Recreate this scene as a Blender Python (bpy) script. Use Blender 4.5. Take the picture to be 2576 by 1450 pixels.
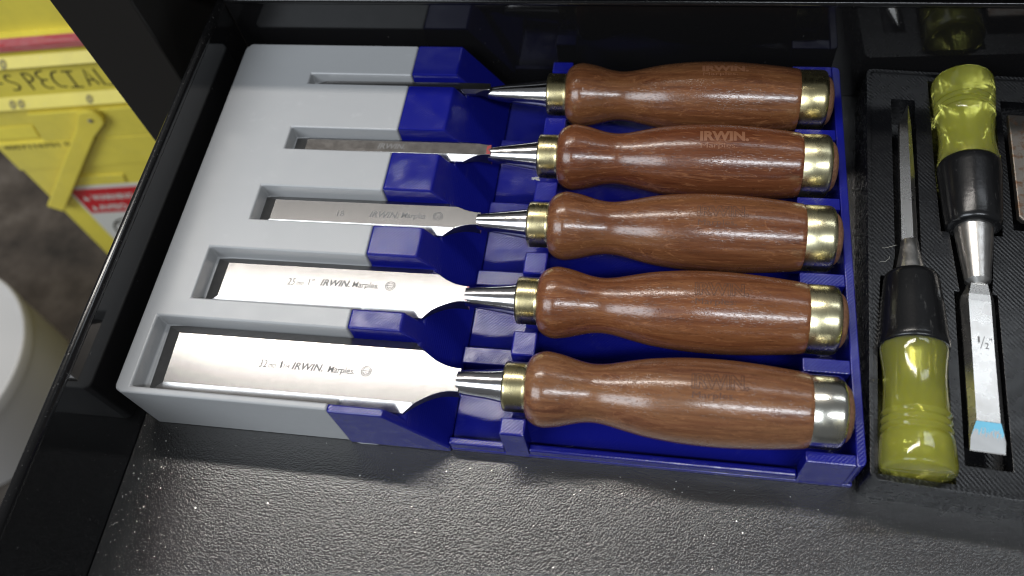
import bpy, bmesh, math, random
from mathutils import Vector, Matrix
import numpy as np

# ------------------------------------------------------------------ camera, world, lights, exposure
MM = 0.001                      # every length below is written in millimetres
scene = bpy.context.scene
for o in list(bpy.data.objects):
    bpy.data.objects.remove(o)
COL = scene.collection

cam_d = bpy.data.cameras.new('camera')
cam = bpy.data.objects.new('camera', cam_d)
COL.objects.link(cam)
cam.location = (226.313 * MM, -111.106 * MM, 352.375 * MM)
cam.rotation_mode = 'XYZ'
cam.rotation_euler = (0.517, 0.114, 0.135)
cam_d.sensor_fit = 'HORIZONTAL'
cam_d.sensor_width = 36.0
cam_d.lens = 36.0 * 2115.05 / 2576.0
cam_d.clip_start = 0.01
cam_d.clip_end = 50.0
cam_d.dof.use_dof = True
cam_d.dof.focus_distance = 0.375
cam_d.dof.aperture_fstop = 7.5
scene.camera = cam

world = bpy.data.worlds.new('World')
scene.world = world
world.use_nodes = True
bg = world.node_tree.nodes['Background']
bg.inputs[0].default_value = (0.92, 0.96, 1.0, 1)
bg.inputs[1].default_value = 0.11

def area(name, loc, target, sx, sy, watts, col):
    d = bpy.data.lights.new(name, 'AREA')
    d.shape = 'RECTANGLE'
    d.size = sx * MM
    d.size_y = sy * MM
    d.energy = watts
    d.color = col
    o = bpy.data.objects.new(name, d)
    COL.objects.link(o)
    o.location = Vector(loc) * MM
    dirv = (Vector(target) - Vector(loc)).normalized()
    # keep the tube's long side along world x
    z = -dirv
    x = Vector((1, 0, 0))
    x = (x - z * x.dot(z)).normalized()
    y = z.cross(x)
    o.rotation_euler = Matrix((x, y, z)).transposed().to_euler()
    return o

# workshop lighting: a tube fixture behind the drawer, one over the photographer's right shoulder, and an added soft fill at the front left
area('lamp_or_fill', (-350, 650, 1400), (100, 60, 0), 1050, 95, 11.5, (1.0, 0.95, 0.89))
area('lamp_or_fill', (850, 690, 1420), (250, 60, 0), 800, 110, 2.0, (0.88, 0.94, 1.0))
area('lamp_or_fill', (560, -560, 1080), (230, 100, 0), 620, 110, 7.2, (0.88, 0.94, 1.0))
area('lamp_or_fill', (-1100, -1100, 1500), (-330, 250, -250), 1500, 1000, 37.0, (0.86, 0.93, 1.0))  # unseen soft fill, added to brighten the yellow case and tub

scene.view_settings.view_transform = 'Standard'
scene.view_settings.look = 'None'
scene.view_settings.gamma = 1.0
scene.view_settings.use_curve_mapping = False
scene.view_settings.exposure = 0.0
scene.cycles.use_denoising = True
scene.cycles.filter_width = 1.1
scene.cycles.max_bounces = 10
scene.cycles.transmission_bounces = 10
scene.cycles.volume_bounces = 3
scene.cycles.sample_clamp_indirect = 6.0

# ------------------------------------------------------------------ node helpers
def lin(r, g, b):
    f = lambda c: (c / 255 / 12.92) if c / 255 <= 0.04045 else ((c / 255 + 0.055) / 1.055) ** 2.4
    return (f(r), f(g), f(b), 1.0)

class NT:
    def __init__(self, name):
        self.m = bpy.data.materials.new(name)
        self.m.use_nodes = True
        self.t = self.m.node_tree
        self.b = self.t.nodes['Principled BSDF']
        self.out = self.t.nodes['Material Output']
    def n(self, typ, **kw):
        nd = self.t.nodes.new(typ)
        for k, v in kw.items():
            setattr(nd, k, v)
        return nd
    def link(self, a, b):
        self.t.links.new(a, b)
    def setv(self, nd, key, v):
        if hasattr(v, 'is_linked') or isinstance(v, bpy.types.NodeSocket):
            self.link(v, nd.inputs[key])
        else:
            nd.inputs[key].default_value = v
    def coords(self, scale=(1, 1, 1), rot=(0, 0, 0), rand=0.0, kind='Object'):
        tc = self.n('ShaderNodeTexCoord')
        src = tc.outputs[kind]
        if kind == 'World':
            pass
        mp = self.n('ShaderNodeMapping')
        mp.inputs['Scale'].default_value = tuple(1000.0 * s for s in scale)
        mp.inputs['Rotation'].default_value = rot
        self.link(src, mp.inputs['Vector'])
        v = mp.outputs[0]
        if rand:
            oi = self.n('ShaderNodeObjectInfo')
            ml = self.n('ShaderNodeMath', operation='MULTIPLY')
            self.link(oi.outputs['Random'], ml.inputs[0])
            ml.inputs[1].default_value = rand
            ad = self.n('ShaderNodeVectorMath', operation='ADD')
            self.link(v, ad.inputs[0])
            cb = self.n('ShaderNodeCombineXYZ')
            for k in range(3):
                self.link(ml.outputs[0], cb.inputs[k])
            self.link(cb.outputs[0], ad.inputs[1])
            v = ad.outputs[0]
        return v
    def noise(self, vec, scale, detail=2, rough=0.5, dist=0.0):
        nd = self.n('ShaderNodeTexNoise')
        self.link(vec, nd.inputs['Vector'])
        nd.inputs['Scale'].default_value = scale
        nd.inputs['Detail'].default_value = detail
        nd.inputs['Roughness'].default_value = rough
        nd.inputs['Distortion'].default_value = dist
        return nd.outputs['Fac']
    def ramp(self, fac, stops):
        nd = self.n('ShaderNodeValToRGB')
        e = nd.color_ramp.elements
        while len(e) > 1:
            e.remove(e[-1])
        for i, (p, c) in enumerate(stops):
            if not isinstance(c, (tuple, list)):
                c = (c, c, c, 1)
            el = e[0] if i == 0 else e.new(p)
            el.position = p
            el.color = c
        self.link(fac, nd.inputs[0])
        return nd.outputs[0]
    def math(self, op, a, b=0.0, c=None):
        nd = self.n('ShaderNodeMath', operation=op)
        self.setv(nd, 0, a)
        self.setv(nd, 1, b)
        if c is not None:
            self.setv(nd, 2, c)
        return nd.outputs[0]
    def mix(self, fac, a, b, blend='MIX'):
        nd = self.n('ShaderNodeMix', data_type='RGBA', blend_type=blend)
        self.setv(nd, 0, fac)
        self.setv(nd, 6, a)
        self.setv(nd, 7, b)
        return nd.outputs[2]
    def sep(self, vec):
        nd = self.n('ShaderNodeSeparateXYZ')
        self.link(vec, nd.inputs[0])
        return nd.outputs
    def bump(self, h, dist_mm, strength=1.0):
        nd = self.n('ShaderNodeBump')
        nd.inputs['Strength'].default_value = strength
        nd.inputs['Distance'].default_value = dist_mm * MM
        self.link(h, nd.inputs['Height'])
        self.link(nd.outputs[0], self.b.inputs['Normal'])
        return nd
    def p(self, **kw):
        names = dict(color='Base Color', rough='Roughness', metal='Metallic', spec='Specular IOR Level', coat='Coat Weight',
                     coat_rough='Coat Roughness', trans='Transmission Weight', ior='IOR', sss='Subsurface Weight', aniso='Anisotropic')
        for k, v in kw.items():
            self.setv(self.b, names[k], v)
        return self

MAT = {}
def simple(name, col, **kw):
    t = NT(name)
    t.p(color=col, **kw)
    MAT[name] = t.m
    return t

# ------------------------------------------------------------------ materials
def printed(name, col, rough, hatch_period, bump_mm, rot=math.radians(45), streak=0.0):
    """3D-printed plastic: diagonal infill hatch on level faces, horizontal layers on upright ones."""
    t = NT(name)
    v = t.coords()
    geo = t.n('ShaderNodeNewGeometry')
    nz = t.math('ABSOLUTE', t.sep(geo.outputs['Normal'])[2])
    up = t.math('GREATER_THAN', nz, 0.9)
    mp = t.n('ShaderNodeMapping')
    mp.inputs['Rotation'].default_value = (0, 0, rot)
    t.link(v, mp.inputs['Vector'])
    wob = t.noise(v, 0.35, 2)
    sx = t.math('ADD', t.sep(mp.outputs[0])[0], t.math('MULTIPLY', wob, 0.35))
    hatch = t.math('SINE', t.math('MULTIPLY', sx, 2 * math.pi / hatch_period))
    layer = t.math('SINE', t.math('MULTIPLY', t.sep(v)[2], 2 * math.pi / 0.95))
    nd = t.n('ShaderNodeMix', data_type='FLOAT')
    t.link(up, nd.inputs[0]); t.link(layer, nd.inputs[2]); t.link(hatch, nd.inputs[3])
    amp = t.ramp(t.noise(v, 0.11, 3, 0.6), [(0.35, 0.25), (0.62, 1.0)])
    fine = t.noise(v, 1.7, 3, 0.7)
    h = t.math('ADD', t.math('MULTIPLY', nd.outputs[0], amp), t.math('MULTIPLY', fine, 0.30))
    t.bump(h, bump_mm)
    scuff = t.ramp(t.noise(t.coords((0.10, 0.10, 0.55)), 1.0, 5, 0.7), [(0.60, 0.0), (0.74, 1.0)])
    pale = tuple(min(1.0, c * 1.0 + 0.16) for c in col[:3]) + (1,)
    t.p(color=t.mix(t.math('MULTIPLY', scuff, streak), col, pale), rough=t.ramp(t.noise(v, 0.25, 3), [(0.3, rough - 0.02), (0.7, rough + 0.03)]), spec=0.5)
    MAT[name] = t.m

printed('blue_plastic', (0.0060, 0.0080, 0.170, 1), 0.17, 1.15, 0.028, streak=0.05)
printed('grey_plastic', (0.355, 0.358, 0.362, 1), 0.30, 0.9, 0.013, streak=0.22)
printed('black_printed_plastic', (0.0045, 0.0045, 0.0052, 1), 0.26, 1.5, 0.026, rot=math.radians(-40), streak=0.05)

def wood(key, tone, seed):
    t = NT('varnished_wood')
    v0 = t.coords((1, 1, 1))
    off = t.n('ShaderNodeVectorMath', operation='ADD')
    t.link(v0, off.inputs[0])
    off.inputs[1].default_value = (seed * 531.0, seed * 37.0, seed * 91.0)
    v = off.outputs[0]
    st = t.n('ShaderNodeMapping')
    st.inputs['Scale'].default_value = (0.014, 0.13, 0.13)
    t.link(v, st.inputs['Vector'])
    big = t.noise(st.outputs[0], 1.0, 4, 0.55, 0.5)
    s2 = t.n('ShaderNodeMapping')
    s2.inputs['Scale'].default_value = (0.03, 0.55, 0.55)
    t.link(v, s2.inputs['Vector'])
    streak = t.noise(s2.outputs[0], 1.0, 4, 0.6)
    s3 = t.n('ShaderNodeMapping')
    s3.inputs['Scale'].default_value = (0.42, 2.1, 2.1)
    t.link(v, s3.inputs['Vector'])
    pores = t.noise(s3.outputs[0], 1.0, 2, 0.5)
    pore_m = t.ramp(pores, [(0.30, 1.0), (0.43, 0.0)])
    # growth-ring outlines: thin paler contour lines of a slow field
    rings = t.math('FRACT', t.math('MULTIPLY', big, 8.0))
    line = t.ramp(rings, [(0.0, 1.0), (0.05, 0.35), (0.12, 0.0), (0.96, 0.0), (1.0, 1.0)])
    base = t.ramp(streak, [(0.28, (0.085, 0.026, 0.012, 1)), (0.5, (0.150, 0.050, 0.021, 1)), (0.72, (0.215, 0.084, 0.035, 1))])
    c = t.mix(1.0, base, tone + (1,), 'MULTIPLY')
    c = t.mix(t.math('MULTIPLY', t.ramp(big, [(0.35, 0.0), (0.7, 1.0)]), 0.6), c, tuple(a * b for a, b in zip((0.23, 0.098, 0.038), tone)) + (1,))
    c = t.mix(t.math('MULTIPLY', line, 0.42), c, (0.36, 0.16, 0.07, 1))
    patch = t.ramp(t.noise(v, 0.035, 3, 0.6), [(0.35, 0.10), (0.65, 0.55)])
    c = t.mix(t.math('MULTIPLY', pore_m, patch), c, (0.032, 0.011, 0.006, 1))
    # dark scuffs and small dents
    sc = t.ramp(t.noise(v, 0.16, 6, 0.75), [(0.66, 0.0), (0.72, 1.0)])
    c = t.mix(t.math('MULTIPLY', sc, 0.55), c, (0.03, 0.012, 0.008, 1))
    rg = t.ramp(t.noise(v, 0.12, 4, 0.6), [(0.3, 0.20), (0.7, 0.30)])
    t.p(color=c, rough=rg, spec=0.35, coat=0.6, coat_rough=0.13)
    h = t.math('ADD', t.math('MULTIPLY', pore_m, -1.0), t.math('MULTIPLY', t.noise(v, 1.5, 3, 0.6), 1.3))
    nd = t.bump(h, 0.024)
    t.link(nd.outputs[0], t.b.inputs['Coat Normal'])
    MAT[key] = t.m
for _k, _t in {6: (0.80, 0.82, 0.78), 12: (0.66, 0.56, 0.55), 18: (0.82, 0.83, 0.82), 25: (0.92, 0.90, 0.85), 32: (1.0, 1.16, 1.28)}.items():
    wood('wood_%d' % _k, _t, _k)

def bare_wood():
    t = NT('bare_wood_end')
    v = t.coords((1, 1, 1), rand=300)
    c = t.ramp(t.noise(v, 0.8, 4), [(0.3, (0.11, 0.045, 0.022, 1)), (0.7, (0.24, 0.12, 0.065, 1))])
    t.p(color=c, rough=0.55)
    t.bump(t.noise(v, 0.9, 4), 0.12)
    MAT['bare_wood'] = t.m
bare_wood()
simple('letter_shade', (0.075, 0.028, 0.013, 1), rough=0.5)
simple('letter_face', (0.20, 0.085, 0.042, 1), rough=0.42)

def metal(name, col, rough, scratch=(0.02, 1.6, 1.6), stain=None, stain_amt=0.0, bump_mm=0.004, r_var=0.08, stain_scale=0.14):
    t = NT(name)
    v = t.coords((1, 1, 1), rand=200)
    mp = t.n('ShaderNodeMapping')
    mp.inputs['Scale'].default_value = scratch
    t.link(v, mp.inputs['Vector'])
    n1 = t.noise(mp.outputs[0], 1.0, 3, 0.6)
    sm = t.ramp(t.noise(v, stain_scale, 5, 0.65), [(0.48, 0.0), (0.66, 1.0)])
    c = t.mix(t.math('MULTIPLY', n1, 0.18), col, tuple(x * 0.55 for x in col[:3]) + (1,))
    if stain:
        c = t.mix(t.math('MULTIPLY', sm, stain_amt), c, stain)
    rr = t.math('ADD', t.math('MULTIPLY', sm, r_var * 1.4), t.math('ADD', rough - r_var * 0.5, t.math('MULTIPLY', n1, r_var)))
    t.p(color=c, rough=rr, metal=1.0)
    t.bump(n1, bump_mm)
    MAT[name] = t.m
    return t
metal('brass', (0.60, 0.52, 0.29, 1), 0.26, scratch=(1.2, 0.05, 0.05), stain=(0.30, 0.25, 0.12, 1), stain_amt=0.75, bump_mm=0.012)
metal('brass_worn', (0.72, 0.66, 0.42, 1), 0.26, scratch=(1.2, 0.05, 0.05), stain=(0.24, 0.23, 0.15, 1), stain_amt=0.6, bump_mm=0.012)
metal('nickel_hoop', (0.78, 0.76, 0.68, 1), 0.20, scratch=(1.2, 0.05, 0.05), stain=(0.50, 0.44, 0.25, 1), stain_amt=0.6, bump_mm=0.006)
metal('polished_steel', (0.74, 0.72, 0.72, 1), 0.15, scratch=(0.03, 2.2, 2.2), stain=(0.42, 0.40, 0.40, 1), stain_amt=0.5, bump_mm=0.006)
metal('dull_steel', (0.60, 0.585, 0.56, 1), 0.30, scratch=(0.9, 0.35, 0.8), stain=(0.34, 0.29, 0.24, 1), stain_amt=0.14, bump_mm=0.005, stain_scale=0.3)
metal('plain_steel', (0.62, 0.605, 0.585, 1), 0.27, scratch=(0.06, 0.03, 0.06), stain=(0.40, 0.35, 0.30, 1), stain_amt=0.15, bump_mm=0.0005, r_var=0.02, stain_scale=0.09)
metal('rusty_steel', (0.30, 0.27, 0.24, 1), 0.45, stain=(0.20, 0.10, 0.05, 1), stain_amt=0.9, bump_mm=0.06, scratch=(0.5, 0.5, 0.5), stain_scale=0.3)

def blade_mat(name, red, dirt_shade=0.0):
    """ground steel: fine cross-grind lines, black resin stains, dark reflections painted into some faces, red lacquer left in the neck corner."""
    t = NT(name)
    v = t.coords((1, 1, 1), rand=150)
    o = t.coords((1, 1, 1))
    mp = t.n('ShaderNodeMapping'); mp.inputs['Scale'].default_value = (1.5, 0.06, 0.06)
    t.link(v, mp.inputs['Vector'])
    grind = t.noise(mp.outputs[0], 1.0, 3, 0.6)
    stain = t.ramp(t.noise(v, 0.10, 6, 0.7), [(0.56, 0.0), (0.70, 1.0)])
    spots = t.ramp(t.noise(v, 0.7, 3, 0.6), [(0.70, 0.0), (0.76, 1.0)])
    smear = t.ramp(t.noise(v, 0.05, 3, 0.6), [(0.40, 0.0), (0.60, 1.0)])
    c = t.mix(t.math('MULTIPLY', grind, 0.14), (0.80, 0.78, 0.765, 1), (0.45, 0.44, 0.43, 1))
    c = t.mix(t.math('MULTIPLY', stain, 0.05 + 0.2 * dirt_shade), c, (0.30, 0.28, 0.265, 1))
    c = t.mix(t.math('MULTIPLY', spots, 0.35), c, (0.12, 0.10, 0.09, 1))
    if dirt_shade:
        c = t.mix(dirt_shade, c, t.ramp(t.noise(v, 0.22, 5, 0.7), [(0.35, (0.075, 0.070, 0.066, 1)), (0.65, (0.135, 0.128, 0.122, 1))]))
    if red:
        x = t.sep(o)[0]
        m = t.math('MULTIPLY', t.math('GREATER_THAN', x, red[0]), t.math('LESS_THAN', x, red[1]))
        m = t.math('MULTIPLY', m, t.ramp(t.noise(v, 0.55, 3), [(0.40, 0.0), (0.50, 1.0)]))
        c = t.mix(t.math('MULTIPLY', m, 0.8), c, (0.38, 0.03, 0.03, 1))
        t.p(metal=t.math('SUBTRACT', 1.0, t.math('MULTIPLY', m, 0.8)))
    else:
        t.p(metal=1.0)
    t.p(color=c, rough=t.math('ADD', 0.15 + 0.16 * dirt_shade, t.math('ADD', t.math('MULTIPLY', grind, 0.03), t.math('MULTIPLY', stain, 0.012 + 0.1 * dirt_shade))))
    t.bump(grind, 0.0016)
    MAT[name] = t.m
blade_mat('blade_steel', None)
blade_mat('blade_steel_red', (-27.0, -22.5))
blade_mat('bevel_steel_shaded', None, 0.75)  # bevel stain, plus dark reflections painted into bevel and neck-side colour
blade_mat('side_steel_shaded', None, 0.38)  # near bevel darkened in colour to mute a lamp reflection
blade_mat('blade_steel_dirty', None, 0.8)
blade_mat('blade_steel_dirty_red', (-29.5, -26.5), 0.92)
simple('etch', (0.19, 0.185, 0.18, 1), rough=0.7)
simple('etch_faint', (0.17, 0.165, 0.16, 1), rough=0.6, metal=0.0)

def paint_black(name, rough, dust):
    t = NT(name)
    v = t.coords()
    d = t.ramp(t.noise(v, 0.9, 4, 0.7), [(0.63, 0.0), (0.72, 1.0)])
    sp = t.ramp(t.noise(v, 0.55, 2, 0.5), [(0.74, 0.0), (0.77, 1.0)])
    m = t.math('MULTIPLY', t.math('MAXIMUM', t.math('MULTIPLY', d, dust), t.math('MULTIPLY', sp, 0.5)), 1.0)
    t.p(color=t.mix(m, (0.0065, 0.0062, 0.0065, 1), (0.11, 0.105, 0.10, 1)), rough=t.math('ADD', rough, t.math('MULTIPLY', m, 0.4)), spec=0.5)
    MAT[name] = t.m
paint_black('black_gloss_paint', 0.07, 0.04)
paint_black('black_lip_paint', 0.16, 0.8)
simple('black_cabinet_paint', (0.0075, 0.0065, 0.0055, 1), rough=0.5)

def liner_mat():
    """foam-rubber drawer liner: pebbled, faintly woven embossing with a slight gloss"""
    t = NT('rubber_liner')
    v = t.coords()
    wob = t.n('ShaderNodeTexNoise')
    t.link(v, wob.inputs['Vector'])
    wob.inputs['Scale'].default_value = 0.7
    wob.inputs['Detail'].default_value = 2
    wm = t.n('ShaderNodeVectorMath', operation='MULTIPLY_ADD')
    t.link(wob.outputs['Color'], wm.inputs[0])
    wm.inputs[1].default_value = (1.0, 1.0, 0.0)
    t.link(v, wm.inputs[2])
    flat = t.n('ShaderNodeVectorMath', operation='MULTIPLY')
    t.link(wm.outputs[0], flat.inputs[0])
    flat.inputs[1].default_value = (1.35, 1.02, 0.0)
    vo = t.n('ShaderNodeTexVoronoi')
    vo.feature = 'F1'
    vo.inputs['Randomness'].default_value = 0.85
    vo.inputs['Scale'].default_value = 1.0
    t.link(flat.outputs[0], vo.inputs['Vector'])
    h = t.math('ADD', t.math('MULTIPLY', vo.outputs['Distance'], -1.6), t.math('MULTIPLY', t.noise(v, 2.0, 3, 0.6), 1.2))
    nb = t.bump(h, 0.088)
    t.link(nb.outputs[0], t.b.inputs['Coat Normal'])
    dust = t.ramp(t.noise(v, 0.9, 3, 0.7), [(0.66, 0.0), (0.74, 1.0)])
    c = t.mix(t.math('MULTIPLY', dust, 0.12), (0.019, 0.0185, 0.018, 1), (0.20, 0.19, 0.18, 1))
    t.p(color=c, rough=0.25, spec=1.0, coat=0.9, coat_rough=0.23)
    MAT['liner'] = t.m
liner_mat()

def yellow_mat(name, col, rough):
    t = NT(name)
    v = t.coords()
    d = t.ramp(t.noise(v, 0.035, 5, 0.7), [(0.42, 0.0), (0.70, 1.0)])
    sp = t.ramp(t.noise(v, 0.35, 3, 0.5), [(0.70, 0.0), (0.75, 1.0)])
    c = t.mix(t.math('MULTIPLY', d, 0.30), col, tuple(x * 0.62 + 0.02 for x in col[:3]) + (1,))
    c = t.mix(t.math('MULTIPLY', sp, 0.6), c, (0.75, 0.72, 0.60, 1))
    t.p(color=c, rough=rough)
    MAT[name] = t.m
yellow_mat('yellow_plastic', (0.80, 0.66, 0.085, 1), 0.42)
yellow_mat('yellow_lever', (0.84, 0.68, 0.08, 1), 0.42)

def red_mat():
    t = NT('worn_red_strip')
    v = t.coords()
    mp = t.n('ShaderNodeMapping'); mp.inputs['Scale'].default_value = (0.05, 0.3, 0.3)
    t.link(v, mp.inputs['Vector'])
    c = t.ramp(t.noise(mp.outputs[0], 1.0, 5, 0.7), [(0.35, (0.60, 0.055, 0.06, 1)), (0.55, (0.62, 0.20, 0.20, 1)), (0.75, (0.66, 0.10, 0.05, 1))])
    t.p(color=c, rough=0.5)
    MAT['red_strip'] = t.m
red_mat()
simple('marker_ink', (0.035, 0.03, 0.02, 1), rough=0.6)
simple('faint_ink', (0.20, 0.16, 0.03, 1), rough=0.6)
simple('smudge', (0.30, 0.25, 0.09, 1), rough=0.6)
simple('sticker_white', (0.68, 0.66, 0.60, 1), rough=0.45)
simple('sticker_red', (0.55, 0.018, 0.025, 1), rough=0.45)
simple('white_tub_plastic', (0.52, 0.50, 0.48, 1), rough=0.45)
simple('dust', (0.38, 0.365, 0.345, 1), rough=0.8)
simple('lint', (0.50, 0.48, 0.42, 1), rough=0.9)

def floor_mat():
    t = NT('stained_concrete')
    v = t.coords()
    n = t.noise(v, 0.012, 6, 0.65)
    c = t.ramp(n, [(0.32, (0.020, 0.015, 0.011, 1)), (0.52, (0.072, 0.056, 0.043, 1)), (0.72, (0.145, 0.120, 0.098, 1))])
    t.p(color=c, rough=0.55)
    t.bump(t.noise(v, 0.2, 4), 0.6)
    MAT['floor'] = t.m
floor_mat()

def amber():
    """slightly milky clear acetate: refraction, plain see-through and light scattered inside, under one gloss"""
    t = NT('clear_amber_plastic')
    v = t.coords()
    t.p(color=(0.98, 0.95, 0.20, 1), rough=t.ramp(t.noise(v, 0.4, 4, 0.6), [(0.3, 0.04), (0.7, 0.12)]), trans=0.70, ior=1.47, spec=0.5, sss=1.0)
    t.b.inputs['Subsurface Radius'].default_value = (1.0, 0.95, 0.12)
    t.b.inputs['Subsurface Scale'].default_value = 0.010
    tr = t.n('ShaderNodeBsdfTransparent')
    tr.inputs[0].default_value = (0.96, 0.95, 0.45, 1)
    mx = t.n('ShaderNodeMixShader')
    mx.inputs[0].default_value = 0.52
    t.link(t.b.outputs[0], mx.inputs[1])
    t.link(tr.outputs[0], mx.inputs[2])
    gl = t.n('ShaderNodeBsdfGlossy')
    gl.inputs['Roughness'].default_value = 0.08
    fr = t.n('ShaderNodeFresnel')
    fr.inputs[0].default_value = 1.33
    m2 = t.n('ShaderNodeMixShader')
    t.link(fr.outputs[0], m2.inputs[0])
    t.link(mx.outputs[0], m2.inputs[1])
    t.link(gl.outputs[0], m2.inputs[2])
    t.link(m2.outputs[0], t.out.inputs['Surface'])
    MAT['amber'] = t.m
amber()
def sleeve():
    t = NT('black_rubber_collar')
    v = t.coords()
    mp = t.n('ShaderNodeMapping'); mp.inputs['Scale'].default_value = (0.5, 0.12, 0.3); mp.inputs['Rotation'].default_value = (0, 0, 0.6)
    t.link(v, mp.inputs['Vector'])
    sc = t.ramp(t.noise(mp.outputs[0], 1.0, 5, 0.7), [(0.60, 0.0), (0.72, 1.0)])
    t.p(color=t.mix(t.math('MULTIPLY', sc, 0.5), (0.006, 0.006, 0.0065, 1), (0.075, 0.073, 0.07, 1)), rough=0.24)
    t.bump(t.noise(v, 0.7, 4), 0.05)
    MAT['collar'] = t.m
sleeve()
def blue_paint():
    t = NT('flaking_blue_paint')
    v = t.coords()
    mp = t.n('ShaderNodeMapping'); mp.inputs['Scale'].default_value = (0.9, 0.25, 0.4)
    t.link(v, mp.inputs['Vector'])
    y = t.sep(v)[1]
    k = t.math('ADD', t.math('MULTIPLY', t.noise(mp.outputs[0], 1.0, 4, 0.7), 12.0), t.math('MULTIPLY', t.math('SUBTRACT', y, 25.4), 0.9))
    m = t.ramp(t.math('MULTIPLY', k, 0.1), [(0.55, 0.0), (0.62, 1.0)])
    t.p(color=t.mix(m, (0.72, 0.72, 0.71, 1), (0.16, 0.46, 0.62, 1)), rough=0.3, metal=t.math('SUBTRACT', 1.0, m))
    MAT['blue_paint'] = t.m
blue_paint()

# ------------------------------------------------------------------ mesh helpers
def wpos(parent):
    v = Vector((0, 0, 0))
    while parent is not None:
        v = v + parent.location / MM
        parent = parent.parent
    return v

def obj(name, verts, faces, mat, parent=None, smooth=False, local=False, angle=35, bevel=0.0, segs=2):
    """verts in mm; world coordinates unless local"""
    off = Vector((0, 0, 0)) if local else wpos(parent)
    me = bpy.data.meshes.new(name)
    me.from_pydata([tuple((Vector(v) - off) * MM) for v in verts], [], faces)
    me.update()
    bm = bmesh.new(); bm.from_mesh(me)
    bmesh.ops.recalc_face_normals(bm, faces=bm.faces)
    bm.to_mesh(me); bm.free()
    o = bpy.data.objects.new(name, me)
    COL.objects.link(o)
    o.parent = parent
    if mat:
        me.materials.append(MAT[mat])
    if bevel:
        add_bevel(o, bevel, segs)
    if smooth:
        me.shade_smooth()
        me.set_sharp_from_angle(angle=math.radians(angle))
    return o

def add_bevel(o, w, segs=2):
    m = o.modifiers.new('bevel', 'BEVEL')
    m.width = w * MM
    m.segments = segs
    m.limit_method = 'ANGLE'
    m.angle_limit = math.radians(28)
    m.harden_normals = False

def empty(name, loc, label, cat, group=None, rz=0.0):
    o = bpy.data.objects.new(name, None)
    COL.objects.link(o)
    o.empty_display_size = 0.01
    o.location = Vector(loc) * MM
    o.rotation_euler = (0, 0, rz)
    o['label'] = label
    o['category'] = cat
    if group:
        o['group'] = group
    return o

def tag(o, label, cat, group=None, kind=None):
    o['label'] = label
    o['category'] = cat
    if group: o['group'] = group
    if kind: o['kind'] = kind
    return o

def box_vf(x0, x1, y0, y1, z0, z1):
    v = [(x0, y0, z0), (x1, y0, z0), (x1, y1, z0), (x0, y1, z0), (x0, y0, z1), (x1, y0, z1), (x1, y1, z1), (x0, y1, z1)]
    f = [(0, 3, 2, 1), (4, 5, 6, 7), (0, 1, 5, 4), (1, 2, 6, 5), (2, 3, 7, 6), (3, 0, 4, 7)]
    return v, f

def prism_xz(pts, y0, y1):
    """side profile in x,z swept along y"""
    n = len(pts)
    v = [(x, y0, z) for x, z in pts] + [(x, y1, z) for x, z in pts]
    f = [tuple(range(n)), tuple(range(2 * n - 1, n - 1, -1))] + [(i, (i + 1) % n, n + (i + 1) % n, n + i) for i in range(n)]
    return v, f

def prism_xy(pts, z0, z1):
    n = len(pts)
    v = [(x, y, z0) for x, y in pts] + [(x, y, z1) for x, y in pts]
    f = [tuple(range(n)), tuple(range(2 * n - 1, n - 1, -1))] + [(i, (i + 1) % n, n + (i + 1) % n, n + i) for i in range(n)]
    return v, f

def lathe(profile, c=(0, 0, 0), axis='x', n=56):
    """profile of (station, radius); closed at both ends"""
    v, f = [], []
    for s, r in profile:
        for k in range(n):
            a = 2 * math.pi * k / n
            p, q = r * math.sin(a), r * math.cos(a)
            v.append((c[0] + s, c[1] + p, c[2] + q) if axis == 'x' else (c[0] + p, c[1] + s, c[2] + q) if axis == 'y' else (c[0] + p, c[1] + q, c[2] + s))
    m = len(profile)
    for i in range(m - 1):
        for k in range(n):
            f.append((i * n + k, i * n + (k + 1) % n, (i + 1) * n + (k + 1) % n, (i + 1) * n + k))
    f.append(tuple(range(n)))
    f.append(tuple(range((m - 1) * n, m * n)))
    return v, f

def spline(pts, step):
    """smooth (Catmull-Rom) resampling of a profile"""
    xs = [p[0] for p in pts]; ys = [p[1] for p in pts]
    out = []
    for i in range(len(pts) - 1):
        h = xs[i + 1] - xs[i]
        m0 = (ys[i + 1] - ys[i - 1]) / (xs[i + 1] - xs[i - 1]) if i > 0 else (ys[1] - ys[0]) / h
        m1 = (ys[i + 2] - ys[i]) / (xs[i + 2] - xs[i]) if i + 2 < len(pts) else (ys[-1] - ys[-2]) / h
        k = max(1, int(round(h / step)))
        for j in range(k):
            t = j / k
            a = 2 * t**3 - 3 * t**2 + 1; b = t**3 - 2 * t**2 + t; c = -2 * t**3 + 3 * t**2; d = t**3 - t**2
            out.append((xs[i] + t * h, a * ys[i] + b * h * m0 + c * ys[i + 1] + d * h * m1))
    out.append(pts[-1])
    return out

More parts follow.
